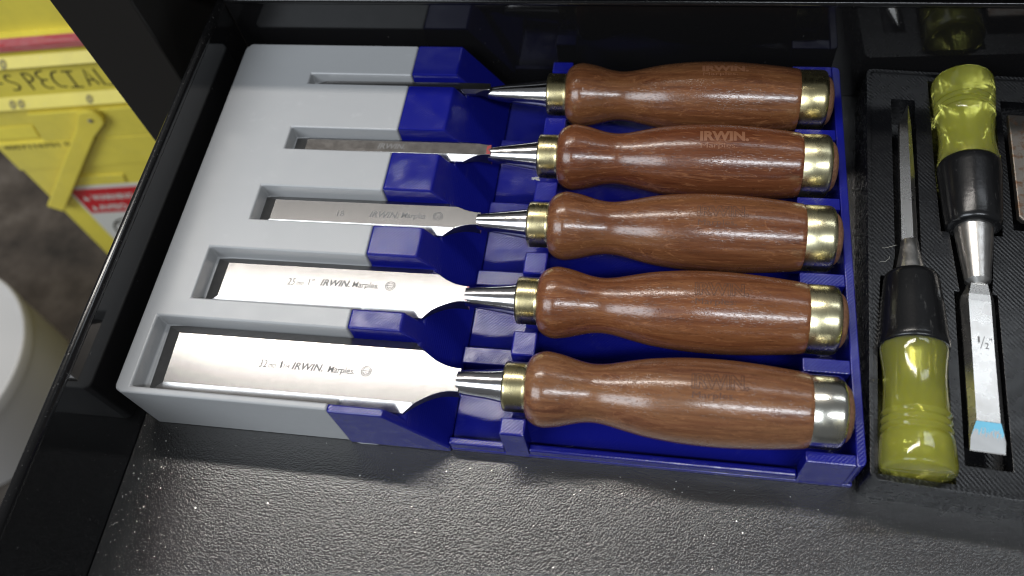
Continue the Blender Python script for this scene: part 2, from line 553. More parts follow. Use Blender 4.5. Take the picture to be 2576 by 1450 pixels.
def cut(o, cutters):
    """boolean difference, baked into the mesh; cutters are (verts, faces) in the object's own mm coordinates"""
    tmp = []
    for v, f in cutters:
        me = bpy.data.meshes.new('cutter')
        me.from_pydata([tuple(Vector(p) * MM * 10) for p in v], [], f)
        bm = bmesh.new(); bm.from_mesh(me)
        bmesh.ops.recalc_face_normals(bm, faces=bm.faces)
        bm.to_mesh(me); bm.free()
        c = bpy.data.objects.new('cutter', me)
        COL.objects.link(c)
        tmp.append(c)
    base_me = o.data.copy()
    base_me.transform(Matrix.Scale(10, 4))
    b = bpy.data.objects.new('base', base_me)
    COL.objects.link(b)
    for c in tmp:
        m = b.modifiers.new('cut', 'BOOLEAN')
        m.operation = 'DIFFERENCE'
        m.solver = 'EXACT'
        m.object = c
    bpy.context.view_layer.update()
    dg = bpy.context.evaluated_depsgraph_get()
    new = bpy.data.meshes.new_from_object(b.evaluated_get(dg))
    new.transform(Matrix.Scale(0.1, 4))
    bm = bmesh.new(); bm.from_mesh(new)
    bmesh.ops.remove_doubles(bm, verts=bm.verts, dist=1e-6)
    bmesh.ops.dissolve_limit(bm, angle_limit=math.radians(1), verts=bm.verts, edges=bm.edges)
    bm.to_mesh(new); bm.free()
    mats = list(o.data.materials)
    o.data = new
    new.materials.clear()
    for m in mats: new.materials.append(m)
    for c in tmp + [b]:
        bpy.data.objects.remove(c)
    return o

def text_vf(body, w, h, offset=0.0, shear=0.0, cuts=0):
    """built-in font outlines fitted to a w x h mm rectangle; returns 2D verts and faces"""
    cu = bpy.data.curves.new('t', 'FONT')
    cu.body = body
    cu.size = 1.0
    cu.offset = offset
    cu.shear = shear
    cu.resolution_u = 3
    o = bpy.data.objects.new('t', cu)
    COL.objects.link(o)
    bpy.context.view_layer.update()
    me = bpy.data.meshes.new_from_object(o.evaluated_get(bpy.context.evaluated_depsgraph_get()))
    bpy.data.objects.remove(o)
    xs = [v.co.x for v in me.vertices]; ys = [v.co.y for v in me.vertices]
    x0, x1, y0, y1 = min(xs), max(xs), min(ys), max(ys)
    bm = bmesh.new(); bm.from_mesh(me)
    for v in bm.verts:
        v.co = ((v.co.x - x0) / (x1 - x0) * w, (v.co.y - y0) / (y1 - y0) * h, 0)
    for k in range(1, cuts):
        bmesh.ops.bisect_plane(bm, geom=bm.verts[:] + bm.edges[:] + bm.faces[:], plane_co=(0, h * k / cuts, 0), plane_no=(0, 1, 0))
    bm.verts.index_update()
    V = [(v.co.x, v.co.y) for v in bm.verts]
    F = [tuple(v.index for v in f.verts) for f in bm.faces]
    bm.free()
    return V, F

def merge(parts):
    V, F = [], []
    for v, f in parts:
        n = len(V)
        V += list(v)
        F += [tuple(i + n for i in q) for q in f]
    return V, F

def ring_vf(cx, cy, r0, r1, n=28, a0=0.0, a1=2 * math.pi):
    V, F = [], []
    for k in range(n + 1):
        a = a0 + (a1 - a0) * k / n
        V += [(cx + r0 * math.cos(a), cy + r0 * math.sin(a)), (cx + r1 * math.cos(a), cy + r1 * math.sin(a))]
        if k:
            F.append((2 * k - 2, 2 * k - 1, 2 * k + 1, 2 * k))
    return V, F

def stroke_vf(pts, w):
    """polyline drawn with a pen of width w (2D)"""
    V, F = [], []
    P = [Vector(p).to_2d() for p in pts]
    for i, p in enumerate(P):
        d = (P[min(i + 1, len(P) - 1)] - P[max(i - 1, 0)]).normalized()
        nrm = Vector((-d.y, d.x)) * w / 2
        V += [tuple(p + nrm), tuple(p - nrm)]
        if i:
            F.append((2 * i - 2, 2 * i - 1, 2 * i + 1, 2 * i))
    return V, F

# ------------------------------------------------------------------ the setting: floor, drawer liner
v, f = box_vf(-2600, 2600, -2600, 2600, -530, -520)
fl = obj('floor', v, f, 'floor')
fl['kind'] = 'structure'

# ------------------------------------------------------------------ tool cabinet
cab = empty('tool_cabinet', (-45, 170, -520), 'black steel tool cabinet upright rising left behind the open drawer', 'cabinet')
v, f = box_vf(-66, -23, 170, 520, -519.9, 112)
obj('side_panel', v, f, 'black_cabinet_paint', cab, bevel=1.2)
v, f = box_vf(-22.5, 900, 194, 520, 84, 98)
obj('top_panel', v, f, 'black_cabinet_paint', cab, bevel=1.0)

# ------------------------------------------------------------------ drawer
WALL = 63.2
YB = 211.0
drw = empty('drawer', (200, 60, -14), 'open black glossy steel drawer holding the chisel trays', 'drawer')
v, f = box_vf(-10, 620, -160, YB + 6, -14, -1.2)
obj('bottom_panel', v, f, 'black_gloss_paint', drw)
# side wall: sheet with a rolled top lip
def rolled(x_in, zt, r, n=10):
    pts = [(x_in, -1.0), (x_in, zt - r)]
    cx = x_in - r
    for k in range(n + 1):
        a = math.pi * k / n
        pts.append((cx + r * math.cos(a), zt - r + r * math.sin(a)))
    pts += [(x_in - 2 * r, zt - 9), (x_in - 2 * r + 1.0, zt - 9), (x_in - 2 * r + 1.0, zt - r - 1), (x_in - 1.2, zt - r - 1), (x_in - 1.2, -1.0)]
    return pts
v, f = prism_xz([(-5.6, -1.0), (-5.6, WALL - 4.0), (-7.4, WALL - 4.0), (-7.4, -1.0)], -160, YB + 45)
obj('side_wall', v, f, 'black_gloss_paint', drw)
lip_pts = []
for k in range(20):
    a = 2 * math.pi * k / 20
    lip_pts.append((-7.4 + 2.3 * math.cos(a), WALL - 2.6 + 2.6 * math.sin(a)))
v, f = prism_xz(lip_pts, -160, YB + 45)
lip = obj('rolled_lip', v, f, 'black_lip_paint', drw, smooth=True)
v, f = box_vf(-4.9, 620, YB, YB + 1.4, -1.0, WALL - 3.0)
obj('back_wall', v, f, 'black_gloss_paint', drw)
v, f = [], []
pts = []
for k in range(16):
    a = 2 * math.pi * k / 16
    pts.append((YB + 0.9 + 2.0 * math.cos(a), WALL - 1.8 + 2.0 * math.sin(a)))
n = len(pts)
v = [(-4.9, y, z) for y, z in pts] + [(620, y, z) for y, z in pts]
f = [tuple(range(n)), tuple(range(2 * n - 1, n - 1, -1))] + [(i, (i + 1) % n, n + (i + 1) % n, n + i) for i in range(n)]
obj('rolled_lip', v, f, 'black_lip_paint', drw, smooth=True)

v, f = box_vf(-5.2, 610, -158, YB - 0.4, -1.1, 0)
ln = obj('drawer_liner', v, f, 'liner')
ln['kind'] = 'structure'

# ------------------------------------------------------------------ chisel holder (grey tip block, blue body)
HD, HR = 205.0, 311.0
JX, HG, SF = 97.0, 37.3, 27.7
YC = {32: 20.4, 25: 61.4, 18: 101.6, 12: 141.3, 6: 180.9}
SFW = {32: SF, 25: SF, 18: SF, 12: 28.6, 6: 29.8}
SLOTW = {32: 34.4, 25: 27.2, 18: 19.6, 12: 13.6, 6: 6.8}
SLOTX = {32: 7.3, 25: 20.5, 18: 35.6, 12: 41.2, 6: 42.4}
hold = empty('chisel_holder', (155, 100, 0), 'grey and blue 3D printed holder cradling five wooden handled chisels', 'holder')
v, f = prism_xy([(3.2, 0), (JX - 0.1, 0), (JX - 0.1, HD), (3.2, HD), (0.4, HD - 2.6), (0, HD - 4), (0, 3.2), (0.6, 1.2)], 0, HG)
g = obj('tip_block', v, f, 'grey_plastic', hold)
g.data.materials[0] = MAT['grey_plastic']
o0 = wpos(hold)
def rel(vf):
    return [tuple(Vector(p) - o0) for p in vf[0]], vf[1]
cut(g, [rel(box_vf(SLOTX[w], 110, YC[w] - SLOTW[w] / 2, YC[w] + SLOTW[w] / 2, SFW[w], 60)) for w in YC])
add_bevel(g, 0.9, 3)
g['label'] = 'light grey plastic block with five blade slots'

v, f = prism_xz([(JX, 0), (JX, HG + 0.2), (121, HG + 0.2), (143.6, 5.0), (143.6, 0)], -0.9, HD)
rmp = obj('ramp_block', v, f, 'blue_plastic', hold)
cut(rmp, [rel(box_vf(90, 160, YC[w] - SLOTW[w] / 2 - 0.3, YC[w] + SLOTW[w] / 2 + 0.3, SFW[w], 60)) for w in YC])
add_bevel(rmp, 0.9, 2)

v, f = box_vf(143.7, HR, 0.0, HD, 0.0, 3.0)
obj('base_plate', v, f, 'blue_plastic', hold, bevel=0.4)
RZ = 9.0
for (x0, x1) in ((143.65, 167.9), (178.7, 288.4)):
    v, f = box_vf(x0, x1, 0.0, 3.2, 3.0, RZ)
    obj('front_rim', v, f, 'blue_plastic', hold, bevel=0.8)
v, f = box_vf(143.7, 307.2, HD - 3.0, HD, 3.0, RZ)
obj('back_rim', v, f, 'blue_plastic', hold, bevel=0.5)
HW = 27.2
v, f = prism_xy([(307.3, 0.05), (HR - 2.5, 0.05), (HR - 0.7, 0.7), (HR, 2.5), (HR, HD - 2.5), (HR - 0.7, HD - 0.7), (HR - 2.5, HD), (307.3, HD)], 3.0, HW)
obj('end_wall', v, f, 'blue_plastic', hold, bevel=0.5)
mids = [41.4, 82.0, 121.8, 161.6]
# posts between the ferrules
for i, yc in enumerate([2.9] + mids + [201.4]):
    h = 5.85 if 0 < i < 5 else 3.0
    y0, y1 = yc - h, yc + h
    if i == 0: y0, y1 = -0.15, 7.4
    if i == 5: y0, y1 = 197.6, HD
    v, f = box_vf(168.0, 178.6, y0, y1, 2.9 if i else 0.0, HW + 0.3)
    if i == 0:
        v, f = box_vf(168.0, 178.6, -0.15, 7.4, 0.0, HW + 0.3)
    obj('post', v, f, 'blue_plastic', hold, bevel=0.8)
# low saddle wall between the posts, hollowed under each ferrule
for w in YC:
    a = max([0] + [m + 5.9 for m in mids if m < YC[w]] + ([7.45] if w == 32 else []))
    b = min([197.55] + [m - 5.9 for m in mids if m > YC[w]])
    pts = [(a, 3.0), (a, 18)]
    for k in range(13):
        t = math.pi * k / 12
        r = min(YC[w] - a, b - YC[w]) - 1.2
        pts.append((YC[w] - r * math.cos(t), 20.5 - r * 0.95 * math.sin(t) + 0.0))
    pts += [(b, 18), (b, 3.0)]
    n = len(pts)
    v = [(170.0, y, z) for y, z in pts] + [(176.0, y, z) for y, z in pts]
    f = [tuple(range(n)), tuple(range(2 * n - 1, n - 1, -1))] + [(i, (i + 1) % n, n + (i + 1) % n, n + i) for i in range(n)]
    obj('saddle', v, f, 'blue_plastic', hold)
# low ridges joining ramp and posts, and pads between the butt hoops
for i, yc in enumerate(mids):
    v, f = box_vf(143.6, 168.1, yc - 3.6, yc + 4.6, 2.9, 10.0)
    obj('ridge', v, f, 'blue_plastic', hold, bevel=0.5)
for yc, h in [(m, 3.1) for m in mids]:
    v, f = box_vf(288.6, 307.25, yc - h, yc + h, 3.0, HW)
    obj('pad', v, f, 'blue_plastic', hold, bevel=0.5)
v, f = box_vf(288.6, 307.25, 0.05, 4.6, 0.0, HW)
obj('pad', v, f, 'blue_plastic', hold, bevel=0.5)
v, f = box_vf(288.6, 307.25, 198.6, HD, 3.0, HW)
obj('pad', v, f, 'blue_plastic', hold, bevel=0.5)
# printed brim left along the junction at the front
v, f = prism_xy([(100, -0.7), (102, -1.1), (109, -0.9), (111, -0.4), (111, 0.1), (100, 0.1)], 0.05, 0.5)
bl = obj('brim_flake', v, f, 'grey_plastic', hold)

# ------------------------------------------------------------------ wooden handled chisels
AX = 29.0      # height of the chisel axis
PROFILE = [(177.6, 10.9), (178.3, 12.6), (180, 14.2), (182, 15.2), (185, 15.8), (188, 15.5), (192, 14.8), (196, 13.7), (200, 12.7), (205, 12.1),
           (210, 12.5), (215, 13.5), (220, 14.6), (225, 15.6), (230, 16.3), (240, 17.25), (250, 17.6), (260, 17.5), (270, 16.9), (280, 16.0), (288.6, 15.0), (289.5, 14.6)]
PROF = spline(PROFILE, 1.0)
PX = [p[0] for p in PROF]; PR = [p[1] for p in PROF]
def prof_r(x):
    return float(np.interp(x, PX, PR))

CH = {  # tip, shoulder, neck end, half width at neck end, bevel, radius of shank start, scale of handle
    32: dict(tip=10.2, sh=126.8, ne=149.2, nw=5.2, bev=4.2, rs=5.3, th0=-4.0, th1=18.0, m0=-18.5, m1=-7.5, brass='brass', hoop='nickel_hoop', blade='blade_steel'),
    25: dict(tip=21.9, sh=126.8, ne=146.0, nw=3.9, bev=3.6, rs=4.6, th0=-6.5, th1=14.0, m0=-21.5, m1=-10.5, brass='brass', hoop='brass_worn', blade='blade_steel_red'),
    18: dict(tip=34.8, sh=128.5, ne=145.0, nw=3.4, bev=3.2, rs=4.2, th0=-10.3, th1=8.0, m0=-25.5, m1=-14.5, brass='brass', hoop='brass_worn', blade='blade_steel_red'),
    12: dict(tip=41.9, sh=131.5, ne=144.5, nw=3.0, bev=2.6, rs=3.9, th0=-5.8, th1=14.0, m0=-19.5, m1=-9.5, brass='brass', hoop='brass_worn', blade='blade_steel_dirty_red'),
    6: dict(tip=44.5, sh=131.0, ne=138.5, nw=2.1, bev=1.0, rs=3.3, th0=3.6, th1=18.0, m0=-6.5, m1=1.5, brass='brass', hoop='brass', blade='blade_steel_dirty'),
}
LAB = {
    32: 'wooden handled chisel with the widest blade, marked 32 mm, nearest the front',
    25: 'wooden handled chisel whose blade reads 25 mm 1 inch, second from the front',
    18: 'wooden handled chisel in the middle slot, blade marked 18, third from the front',
    12: 'wooden handled chisel with narrow dark blade and red neck, second from the back',
    6: 'wooden handled chisel with the narrowest blade, at the back in shade',
}

def blade_vf(w, c):
    hw, b = w / 2, c['bev']
    zb = SFW[w] + (0.6 if w == 32 else 0.3) - AX
    T = 3.9
    st = []   # x, half bottom, half top, z bottom, z side edge, z top
    tip, sh, ne = c['tip'], c['sh'], c['ne']
    st.append((tip, hw, hw - 0.15, zb, zb + 0.10, zb + 0.22))
    bl = 7.2 if w > 10 else 6.0
    e = 1.1
    for x in (tip + bl * 0.5, tip + bl * 0.97):
        t = (x - tip) / bl
        st.append((x, hw, hw - b * t, zb, zb + 0.1 + (e - 0.1) * t, zb + 0.22 + (3.1 - 0.22) * t))
    st.append((tip + bl, hw, hw - b, zb, zb + e, zb + 3.1))
    for k in range(1, 7):
        t = k / 6
        x = tip + bl + (sh - tip - bl) * t
        st.append((x, hw, hw - b, zb, zb + e + 0.4 * t, zb + 3.1 + (T - 3.1) * t))
    for k in range(1, 23):
        t = k / 22
        x = sh + (ne - sh) * t
        # concave quarter sweep from the shoulder into the neck
        q = c['nw'] + (hw - c['nw']) * (1 - math.sin(t * math.pi / 2)) ** 1.15
        # the arc simply cuts across the bevelled bar, so the side bevel runs straight until the arc meets it
        th = min(hw - b, q - 0.22)
        zs = zb + min(T - 0.12, e + 0.4 + (T - e - 0.4) * min(1.0, (hw - q) / b))
        ts = max(0.0, (t - 0.12) / 0.88)
        st.append((x, q, th, zb - 4.0 * ts ** 1.5, zs, zb + T))
    V, F = [], []
    for (x, a, t, z0, z1, z2) in st:
        V += [(x, -a, z0), (x, a, z0), (x, a, z1), (x, t, z2), (x, -t, z2), (x, -a, z1)]
    for i in range(len(st) - 1):
        for k in range(6):
            F.append((i * 6 + k, i * 6 + (k + 1) % 6, (i + 1) * 6 + (k + 1) % 6, (i + 1) * 6 + k))
    F.append(tuple(range(6)))
    F.append(tuple(range((len(st) - 1) * 6, len(st) * 6)))
    return V, F, zb

def emblem(cx, cy, r):
    parts = [ring_vf(cx, cy, r * 0.88, r * 1.04), ring_vf(cx, cy, r * 0.62, r * 0.74)]
    parts.append(stroke_vf([(cx - r * 0.95, cy + r * 0.06), (cx + r * 0.95, cy + r * 0.06)], r * 0.16))
    parts.append(ring_vf(cx - r * 0.27, cy - r * 0.18, r * 0.20, r * 0.32, 14, math.pi, 2 * math.pi))
    parts.append(ring_vf(cx + r * 0.27, cy - r * 0.18, r * 0.20, r * 0.32, 14, math.pi, 2 * math.pi))
    return merge(parts)

def shift(vf, dx, dy):
    return [(x + dx, y + dy) for x, y in vf[0]], vf[1]

for w, c in CH.items():
    yc = YC[w]
    root = empty('wood_chisel', (172, yc, AX), LAB[w], 'chisel', 'wooden handled chisels in the printed holder')
    root.rotation_euler = (math.radians({32: 2.15, 25: -0.9, 18: -0.2, 12: -0.6, 6: 0.5}[w]), 0, 0)
    L = lambda verts: [(x - 172, y, z) for x, y, z in verts]
    V, F, zb = blade_vf(w, c)
    bo = obj('blade', L(V), F, c['blade'], root, smooth=True, local=True, angle=14, bevel=0.0)
    bo.data.materials.append(MAT['bevel_steel_shaded'])
    bo.data.materials.append(MAT['side_steel_shaded'])
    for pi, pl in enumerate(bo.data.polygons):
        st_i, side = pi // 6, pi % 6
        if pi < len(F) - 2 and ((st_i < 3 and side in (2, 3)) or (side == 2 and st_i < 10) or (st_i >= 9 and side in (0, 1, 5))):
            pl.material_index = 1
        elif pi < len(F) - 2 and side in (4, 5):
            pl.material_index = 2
    top = lambda x: zb + 3.1 + 0.8 * (x - c['tip'] - 7.2) / (c['sh'] - c['tip'] - 7.2)
    # etched marks
    parts = []
    if w == 32:
        spec = [('32', 59.4, 19.0 - yc, 3.5, 3.5, 0.0, 0.1), ('mm', 63.8, 19.0 - yc, 3.3, 1.8, 0.0, 0), ('1', 69.2, 19.2 - yc, 0.75, 3.2, -0.01, 0), ('1/4', 70.8, 19.3 - yc, 2.7, 1.9, 0, 0),
                ('IRWIN.', 74.6, 19.0 - yc, 14.2, 3.4, 0.025, 0.25), ('Marples.', 91.0, 18.0 - yc, 12.2, 4.0, 0.015, 0.15)]
        em = (108.2, 20.8 - yc, 2.3)
    elif w == 25:
        spec = [('25', 60.8, 60.4 - yc, 3.6, 3.6, 0.0, 0.1), ('mm', 65.3, 60.4 - yc, 3.4, 1.9, 0.0, 0), ('1"', 71.0, 60.8 - yc, 2.6, 3.4, 0.0, 0),
                ('IRWIN.', 76.8, 60.9 - yc, 14.2, 3.5, 0.025, 0.25), ('Marples.', 92.0, 60.0 - yc, 12.6, 4.2, 0.015, 0.15)]
        em = (109.9, 62.8 - yc, 2.3)
    elif w == 18:
        spec = [('18', 75.6, 99.2 - yc, 3.2, 3.4, 0, 0), ('IRWIN.', 91.6, 99.3 - yc, 14.2, 3.6, 0.025, 0.25), ('Marples', 107.2, 98.8 - yc, 12.2, 4.2, 0.015, 0.15)]
        em = (125.0, 101.6 - yc, 2.3)
    elif w == 12:
        spec = [('IRWIN.', 87.0, 139.8 - yc, 14.2, 3.4, 0.02, 0.2)]
        em = None
    else:
        spec, em = [], None
    for (s, x, y, ww, hh, of, shr) in spec:
        parts.append(shift(text_vf(s, ww, hh, of, shr), x, y))
    if em:
        parts.append(emblem(*em))
    if parts:
        V2, F2 = merge(parts)
        obj('etched_marks', [(x - 172, y, top(x) + 0.03) for x, y in V2], F2, 'etch' if w in (32, 25) else 'etch_faint', bo, local=True)
    # shank: polished cone swelling into the ferrule
    sv, sf = lathe(spline([(c['ne'] - 1.2, c['rs'] - 0.5), (c['ne'] + 1.5, c['rs']), (c['ne'] + 8, c['rs'] + 0.28 * (7.3 - c['rs'])), (162, 6.3), (168.6, 7.4)], 1.0), n=48)
    obj('shank', L(sv), sf, 'polished_steel', root, smooth=True, local=True)
    # ferrule
    fv, ff = lathe([(167.9, 7.0), (167.95, 9.5), (168.2, 10.1), (168.8, 10.5), (169.6, 10.55), (176.4, 10.55), (176.9, 10.5), (177.4, 10.9), (178.0, 10.95), (178.2, 8)], n=64)
    obj('ferrule', L(fv), ff, c['brass'], root, smooth=True, local=True, angle=50)
    hv, hf = lathe([(177.7, 6.0)] + PROF, n=80)
    ho = obj('handle', L(hv), hf, 'wood_%d' % w, root, smooth=True, local=True, angle=50)
    # stamped lettering: dark pressed outline with the wood-coloured face inside
    def wrap(V2, a0, a1, h, lift, drift=2.5):
        out = []
        for x, y in V2:
            th = math.radians(a0 + (a1 - a0) * y / h + drift * (x - 243.5) / 22)
            r = prof_r(x) + lift
            out.append((x - 172, r * math.sin(th), r * math.cos(th)))
        return out
    if w in (6, 12):
        mats = ('letter_face', 'letter_face')
    else:
        mats = ('letter_shade', 'letter_face')
    V2, F2 = shift(text_vf('IRWIN.', 21.6, 5.1, 0.05, 0.0, 6), 243.4, 0)
    obj('stamped_outline', wrap(V2, c['th0'], c['th1'], 5.0, 0.035), F2, mats[0], ho, local=True)
    if w not in (6, 12):
        V2, F2 = shift(text_vf('IRWIN.', 20.9, 4.45, 0.002, 0.0, 6), 243.7, 0.3)
        obj('stamped_face', wrap(V2, c['th0'], c['th1'], 5.0, 0.075), F2, 'wood_%d' % w, ho, local=True)
    V2, F2 = shift(text_vf('Marples.', 16.2, 3.0, 0.0, 0.0, 4), 243.8, 0)
    obj('stamped_script', wrap(V2, c['m0'], c['m1'], 3.0, 0.04), F2, mats[0], ho, local=True)
    # butt hoop with a gap line in front of it, and the wooden end showing through
    hv, hf = lathe([(289.4, 12.0), (289.45, 14.35), (289.7, 14.55), (299.8, 14.55), (300.9, 14.4), (301.8, 13.9), (302.3, 13.1), (302.4, 12.0), (302.3, 10.8)], n=80)
    obj('hoop', L(hv), hf, c['hoop'], root, smooth=True, local=True, angle=50)
    bv, bf = lathe([(300.5, 11.9), (302.6, 11.8), (303.8, 11.2), (304.9, 9.8), (305.7, 7.2), (306.1, 3.5), (306.2, 0.6)], n=48)
    obj('butt', L(bv), bf, 'bare_wood', root, smooth=True, local=True)

# ------------------------------------------------------------------ black tray with amber handled chisels
TA = math.radians(-3.3)
tray = empty('tool_tray', (312.6, -3.2, 0), 'black 3D printed tray of amber handled chisels, right of the blue holder', 'tray', rz=TA)
TZ = 24.0
rc = 3.0
def rrect(x0, x1, y0, y1, r, n=5):
    pts = []
    for cx, cy, a0 in ((x1 - r, y1 - r, 0), (x0 + r, y1 - r, 90), (x0 + r, y0 + r, 180), (x1 - r, y0 + r, 270)):
        for k in range(n + 1):
            a = math.radians(a0 + 90 * k / n)
            pts.append((cx + r * math.cos(a), cy + r * math.sin(a)))
    return pts
v, f = prism_xy(rrect(0, 150, 0, 211, rc), 0, TZ)
tb = obj('tray_body', v, f, 'black_printed_plastic', tray, local=True)
C1X, C2X = 16.8, 43.2
pockets = [
    prism_xy(rrect(1.6, 148.4, 1.6, 209.4, 2.0), TZ - 1.2, TZ + 10),
    prism_xy([(C1X - 5.4, 100), (C1X + 5.4, 100), (C1X + 5.4, 193), (C1X - 5.4, 193)], 13, 60),
    prism_xy([(C1X - 7.5, 90), (C1X + 7.5, 90), (C1X + 4.6, 108), (C1X - 4.6, 108)], 13, 60),
    prism_xy([(C1X - 13.6, 3.0), (C1X + 14.2, 3.0), (C1X + 13.6, 55), (C1X + 12.0, 92), (C1X - 11.6, 92), (C1X - 13.2, 55)], 8, 60),
    prism_xy([(C2X - 8.6, 11), (C2X + 8.4, 11), (C2X + 8.4, 88), (C2X - 8.6, 88)], 14, 60),
    prism_xy([(C2X - 6.2, 86), (C2X + 6.2, 86), (C2X + 9.4, 122), (C2X - 9.4, 122)], 13, 60),
    prism_xy([(C2X - 12.4, 118), (C2X + 12.6, 118), (C2X + 14.4, 150), (C2X + 14.8, 206), (C2X - 14.6, 206), (C2X - 13.6, 150)], 8, 60),
    prism_xy([(60.6, 122), (102, 122), (102, 196), (60.6, 196)], 14, 60),
]
cut(tb, pockets)
add_bevel(tb, 0.5, 2)

def place(label, name='clear_handled_chisel'):
    e = empty(name, (312.6, -3.2, 0), label, 'chisel', 'chisels in the black tray', rz=TA)
    return e

# slim chisel, handle towards the front
c1 = place('slim chisel with amber handle, black collar and pointed blade, handle towards the viewer')
AZ1 = 25.5
V, F = [], []
st = [(109, 3.6, 23.2, 26.6), (150, 3.3, 23.2, 26.2), (176, 2.7, 23.2, 25.8)]
for y, hw, z0, z1 in st:
    V += [(C1X - hw, y, z0), (C1X + hw, y, z0), (C1X + hw, y, z0 + 1.6), (C1X + hw * 0.35, y, z1), (C1X - hw, y, z1)]
V += [(C1X + 1.7, 189, 23.3), (C1X + 2.2, 188.4, 23.3), (C1X + 2.2, 188.4, 23.7), (C1X + 2.0, 188.6, 23.9), (C1X + 1.7, 189, 23.9)]
for i in range(3):
    for k in range(5):
        F.append((i * 5 + k, i * 5 + (k + 1) % 5, (i + 1) * 5 + (k + 1) % 5, (i + 1) * 5 + k))
F += [(0, 1, 2, 3, 4), (15, 16, 17, 18, 19)]
obj('blade', V, F, 'plain_steel', c1, local=True)
sv, sf = lathe([(89, 6.4), (92, 6.3), (99, 5.0), (105, 4.0), (108.5, 3.7), (109.4, 3.3)], (C1X, 0, AZ1 - 0.6), 'y', 40)
obj('shank', sv, sf, 'dull_steel', c1, smooth=True, local=True)
sv, sf = lathe([(56.5, 13.0), (57.2, 13.6), (59, 13.7), (61, 13.4), (75, 12.4), (88, 11.2), (90.0, 10.8), (91, 9.8), (91.2, 6)], (C1X, 0, AZ1), 'y', 56)
obj('collar', sv, sf, 'collar', c1, smooth=True, local=True, angle=60)
def amber_profile(flip, y_join, y_end):
    base = [(0, 12.9), (2, 13.0), (6, 12.5), (12, 11.9), (18, 11.8), (24, 12.1), (29, 12.6), (29.6, 12.9), (30.4, 12.9), (31.2, 12.2), (32, 12.2), (32.8, 13.0), (33.6, 13.0), (34.4, 12.3), (35.2, 12.3), (36, 13.2),
            (36.8, 13.2), (37.6, 12.5), (38.4, 12.5), (39.2, 13.4), (41, 13.5), (46, 13.8), (50, 13.9), (52, 13.7), (53, 13.1), (53.4, 12.0)]
    k = (y_end - y_join) / 53.4
    pr = [(y_join + s * k, r) for s, r in base]
    return pr if y_end > y_join else pr[::-1]
sv, sf = lathe(amber_profile(0, 56.6, 4.0), (C1X, 0, AZ1), 'y', 64)
h1 = obj('handle', sv, sf, 'amber', c1, smooth=True, local=True, angle=60)
sv, sf = lathe([(44, 5.2), (44.5, 6.0), (56.0, 6.4)], (C1X, 0, AZ1), 'y', 32)
obj('tang', sv, sf, 'dull_steel', h1, smooth=True, local=True)

# half inch chisel, blade towards the front
c2 = place('half inch chisel with amber handle pointing away and flaking blue paint on its tip')
AZ2 = 25.5
V, F = [], []
zb = 22.0
st = [(17.6, 6.55, 6.4, zb, zb + 0.25), (29.2, 6.5, 4.3, zb, zb + 3.4), (60, 6.5, 4.2, zb, zb + 3.7), (82.5, 6.7, 4.3, zb, zb + 4.1), (85.4, 6.2, 4.1, zb - 0.5, zb + 4.4), (91, 3.5, 3.0, zb - 1.0, zb + 5.2), (92.2, 3.2, 2.6, zb - 1.0, zb + 5.2)]
for y, a, t, z0, z1 in st:
    zs = z0 + min(1.2, (z1 - z0) * 0.45) if y < 84 else z0 + (z1 - z0) * 0.5
    V += [(C2X - a, y, z0), (C2X + a, y, z0), (C2X + a, y, zs), (C2X + t, y, z1), (C2X - t, y, z1), (C2X - a, y, zs)]
for i in range(len(st) - 1):
    for k in range(6):
        F.append((i * 6 + k, i * 6 + (k + 1) % 6, (i + 1) * 6 + (k + 1) % 6, (i + 1) * 6 + k))
F += [tuple(range(6)), tuple(range((len(st) - 1) * 6, len(st) * 6))]
b2 = obj('blade', V, F, 'plain_steel', c2, local=True)
# the painted cutting bevel
V = [(C2X - 6.35, 18.0, zb + 0.36), (C2X + 6.35, 18.0, zb + 0.36), (C2X + 6.3, 22.5, zb + 1.57), (C2X + 4.5, 29.0, zb + 3.39), (C2X - 4.5, 29.0, zb + 3.39), (C2X - 6.3, 22.5, zb + 1.57)]
obj('cutting_bevel', [(x, y, z + 0.04) for x, y, z in V], [(0, 1, 2, 3, 4, 5)], 'blue_paint', b2, local=True)
def zt(y): return zb + 3.4 + 0.7 * (y - 29.2) / 53
parts = [shift(text_vf('1', 0.75, 2.6, -0.01), C2X - 1.8, 63.2), shift(text_vf('2', 1.5, 2.6), C2X + 0.7, 60.6), shift(text_vf('"', 0.9, 1.1), C2X + 2.6, 64.4),
         stroke_vf([(C2X - 1.0, 60.4), (C2X + 0.8, 66.0)], 0.28)]
V2, F2 = merge(parts)
obj('stamped_size', [(x, y, zt(y) + 0.04) for x, y in V2], F2, 'etch_faint', b2, local=True)
sv, sf = lathe([(90.0, 3.0), (92, 5.0), (96, 5.4), (108, 6.8), (121, 8.1)], (C2X, 0, AZ2), 'y', 44)
obj('shank', sv, sf, 'dull_steel', c2, smooth=True, local=True)
sv, sf = lathe([(118.2, 8.2), (118.4, 10.0), (119.4, 10.9), (121, 11.4), (134, 12.3), (148, 13.2), (151, 13.3), (152.6, 12.9), (153, 12)], (C2X, 0, AZ2), 'y', 56)
obj('collar', sv, sf, 'collar', c2, smooth=True, local=True, angle=60)
sv, sf = lathe(amber_profile(1, 152.8, 203.5), (C2X, 0, AZ2), 'y', 64)
h2 = obj('handle', sv, sf, 'amber', c2, smooth=True, local=True, angle=60)
sv, sf = lathe([(153.2, 6.6), (157.5, 6.4), (158.0, 5.6)], (C2X, 0, AZ2), 'y', 32)
obj('tang', sv, sf, 'dull_steel', h2, smooth=True, local=True)

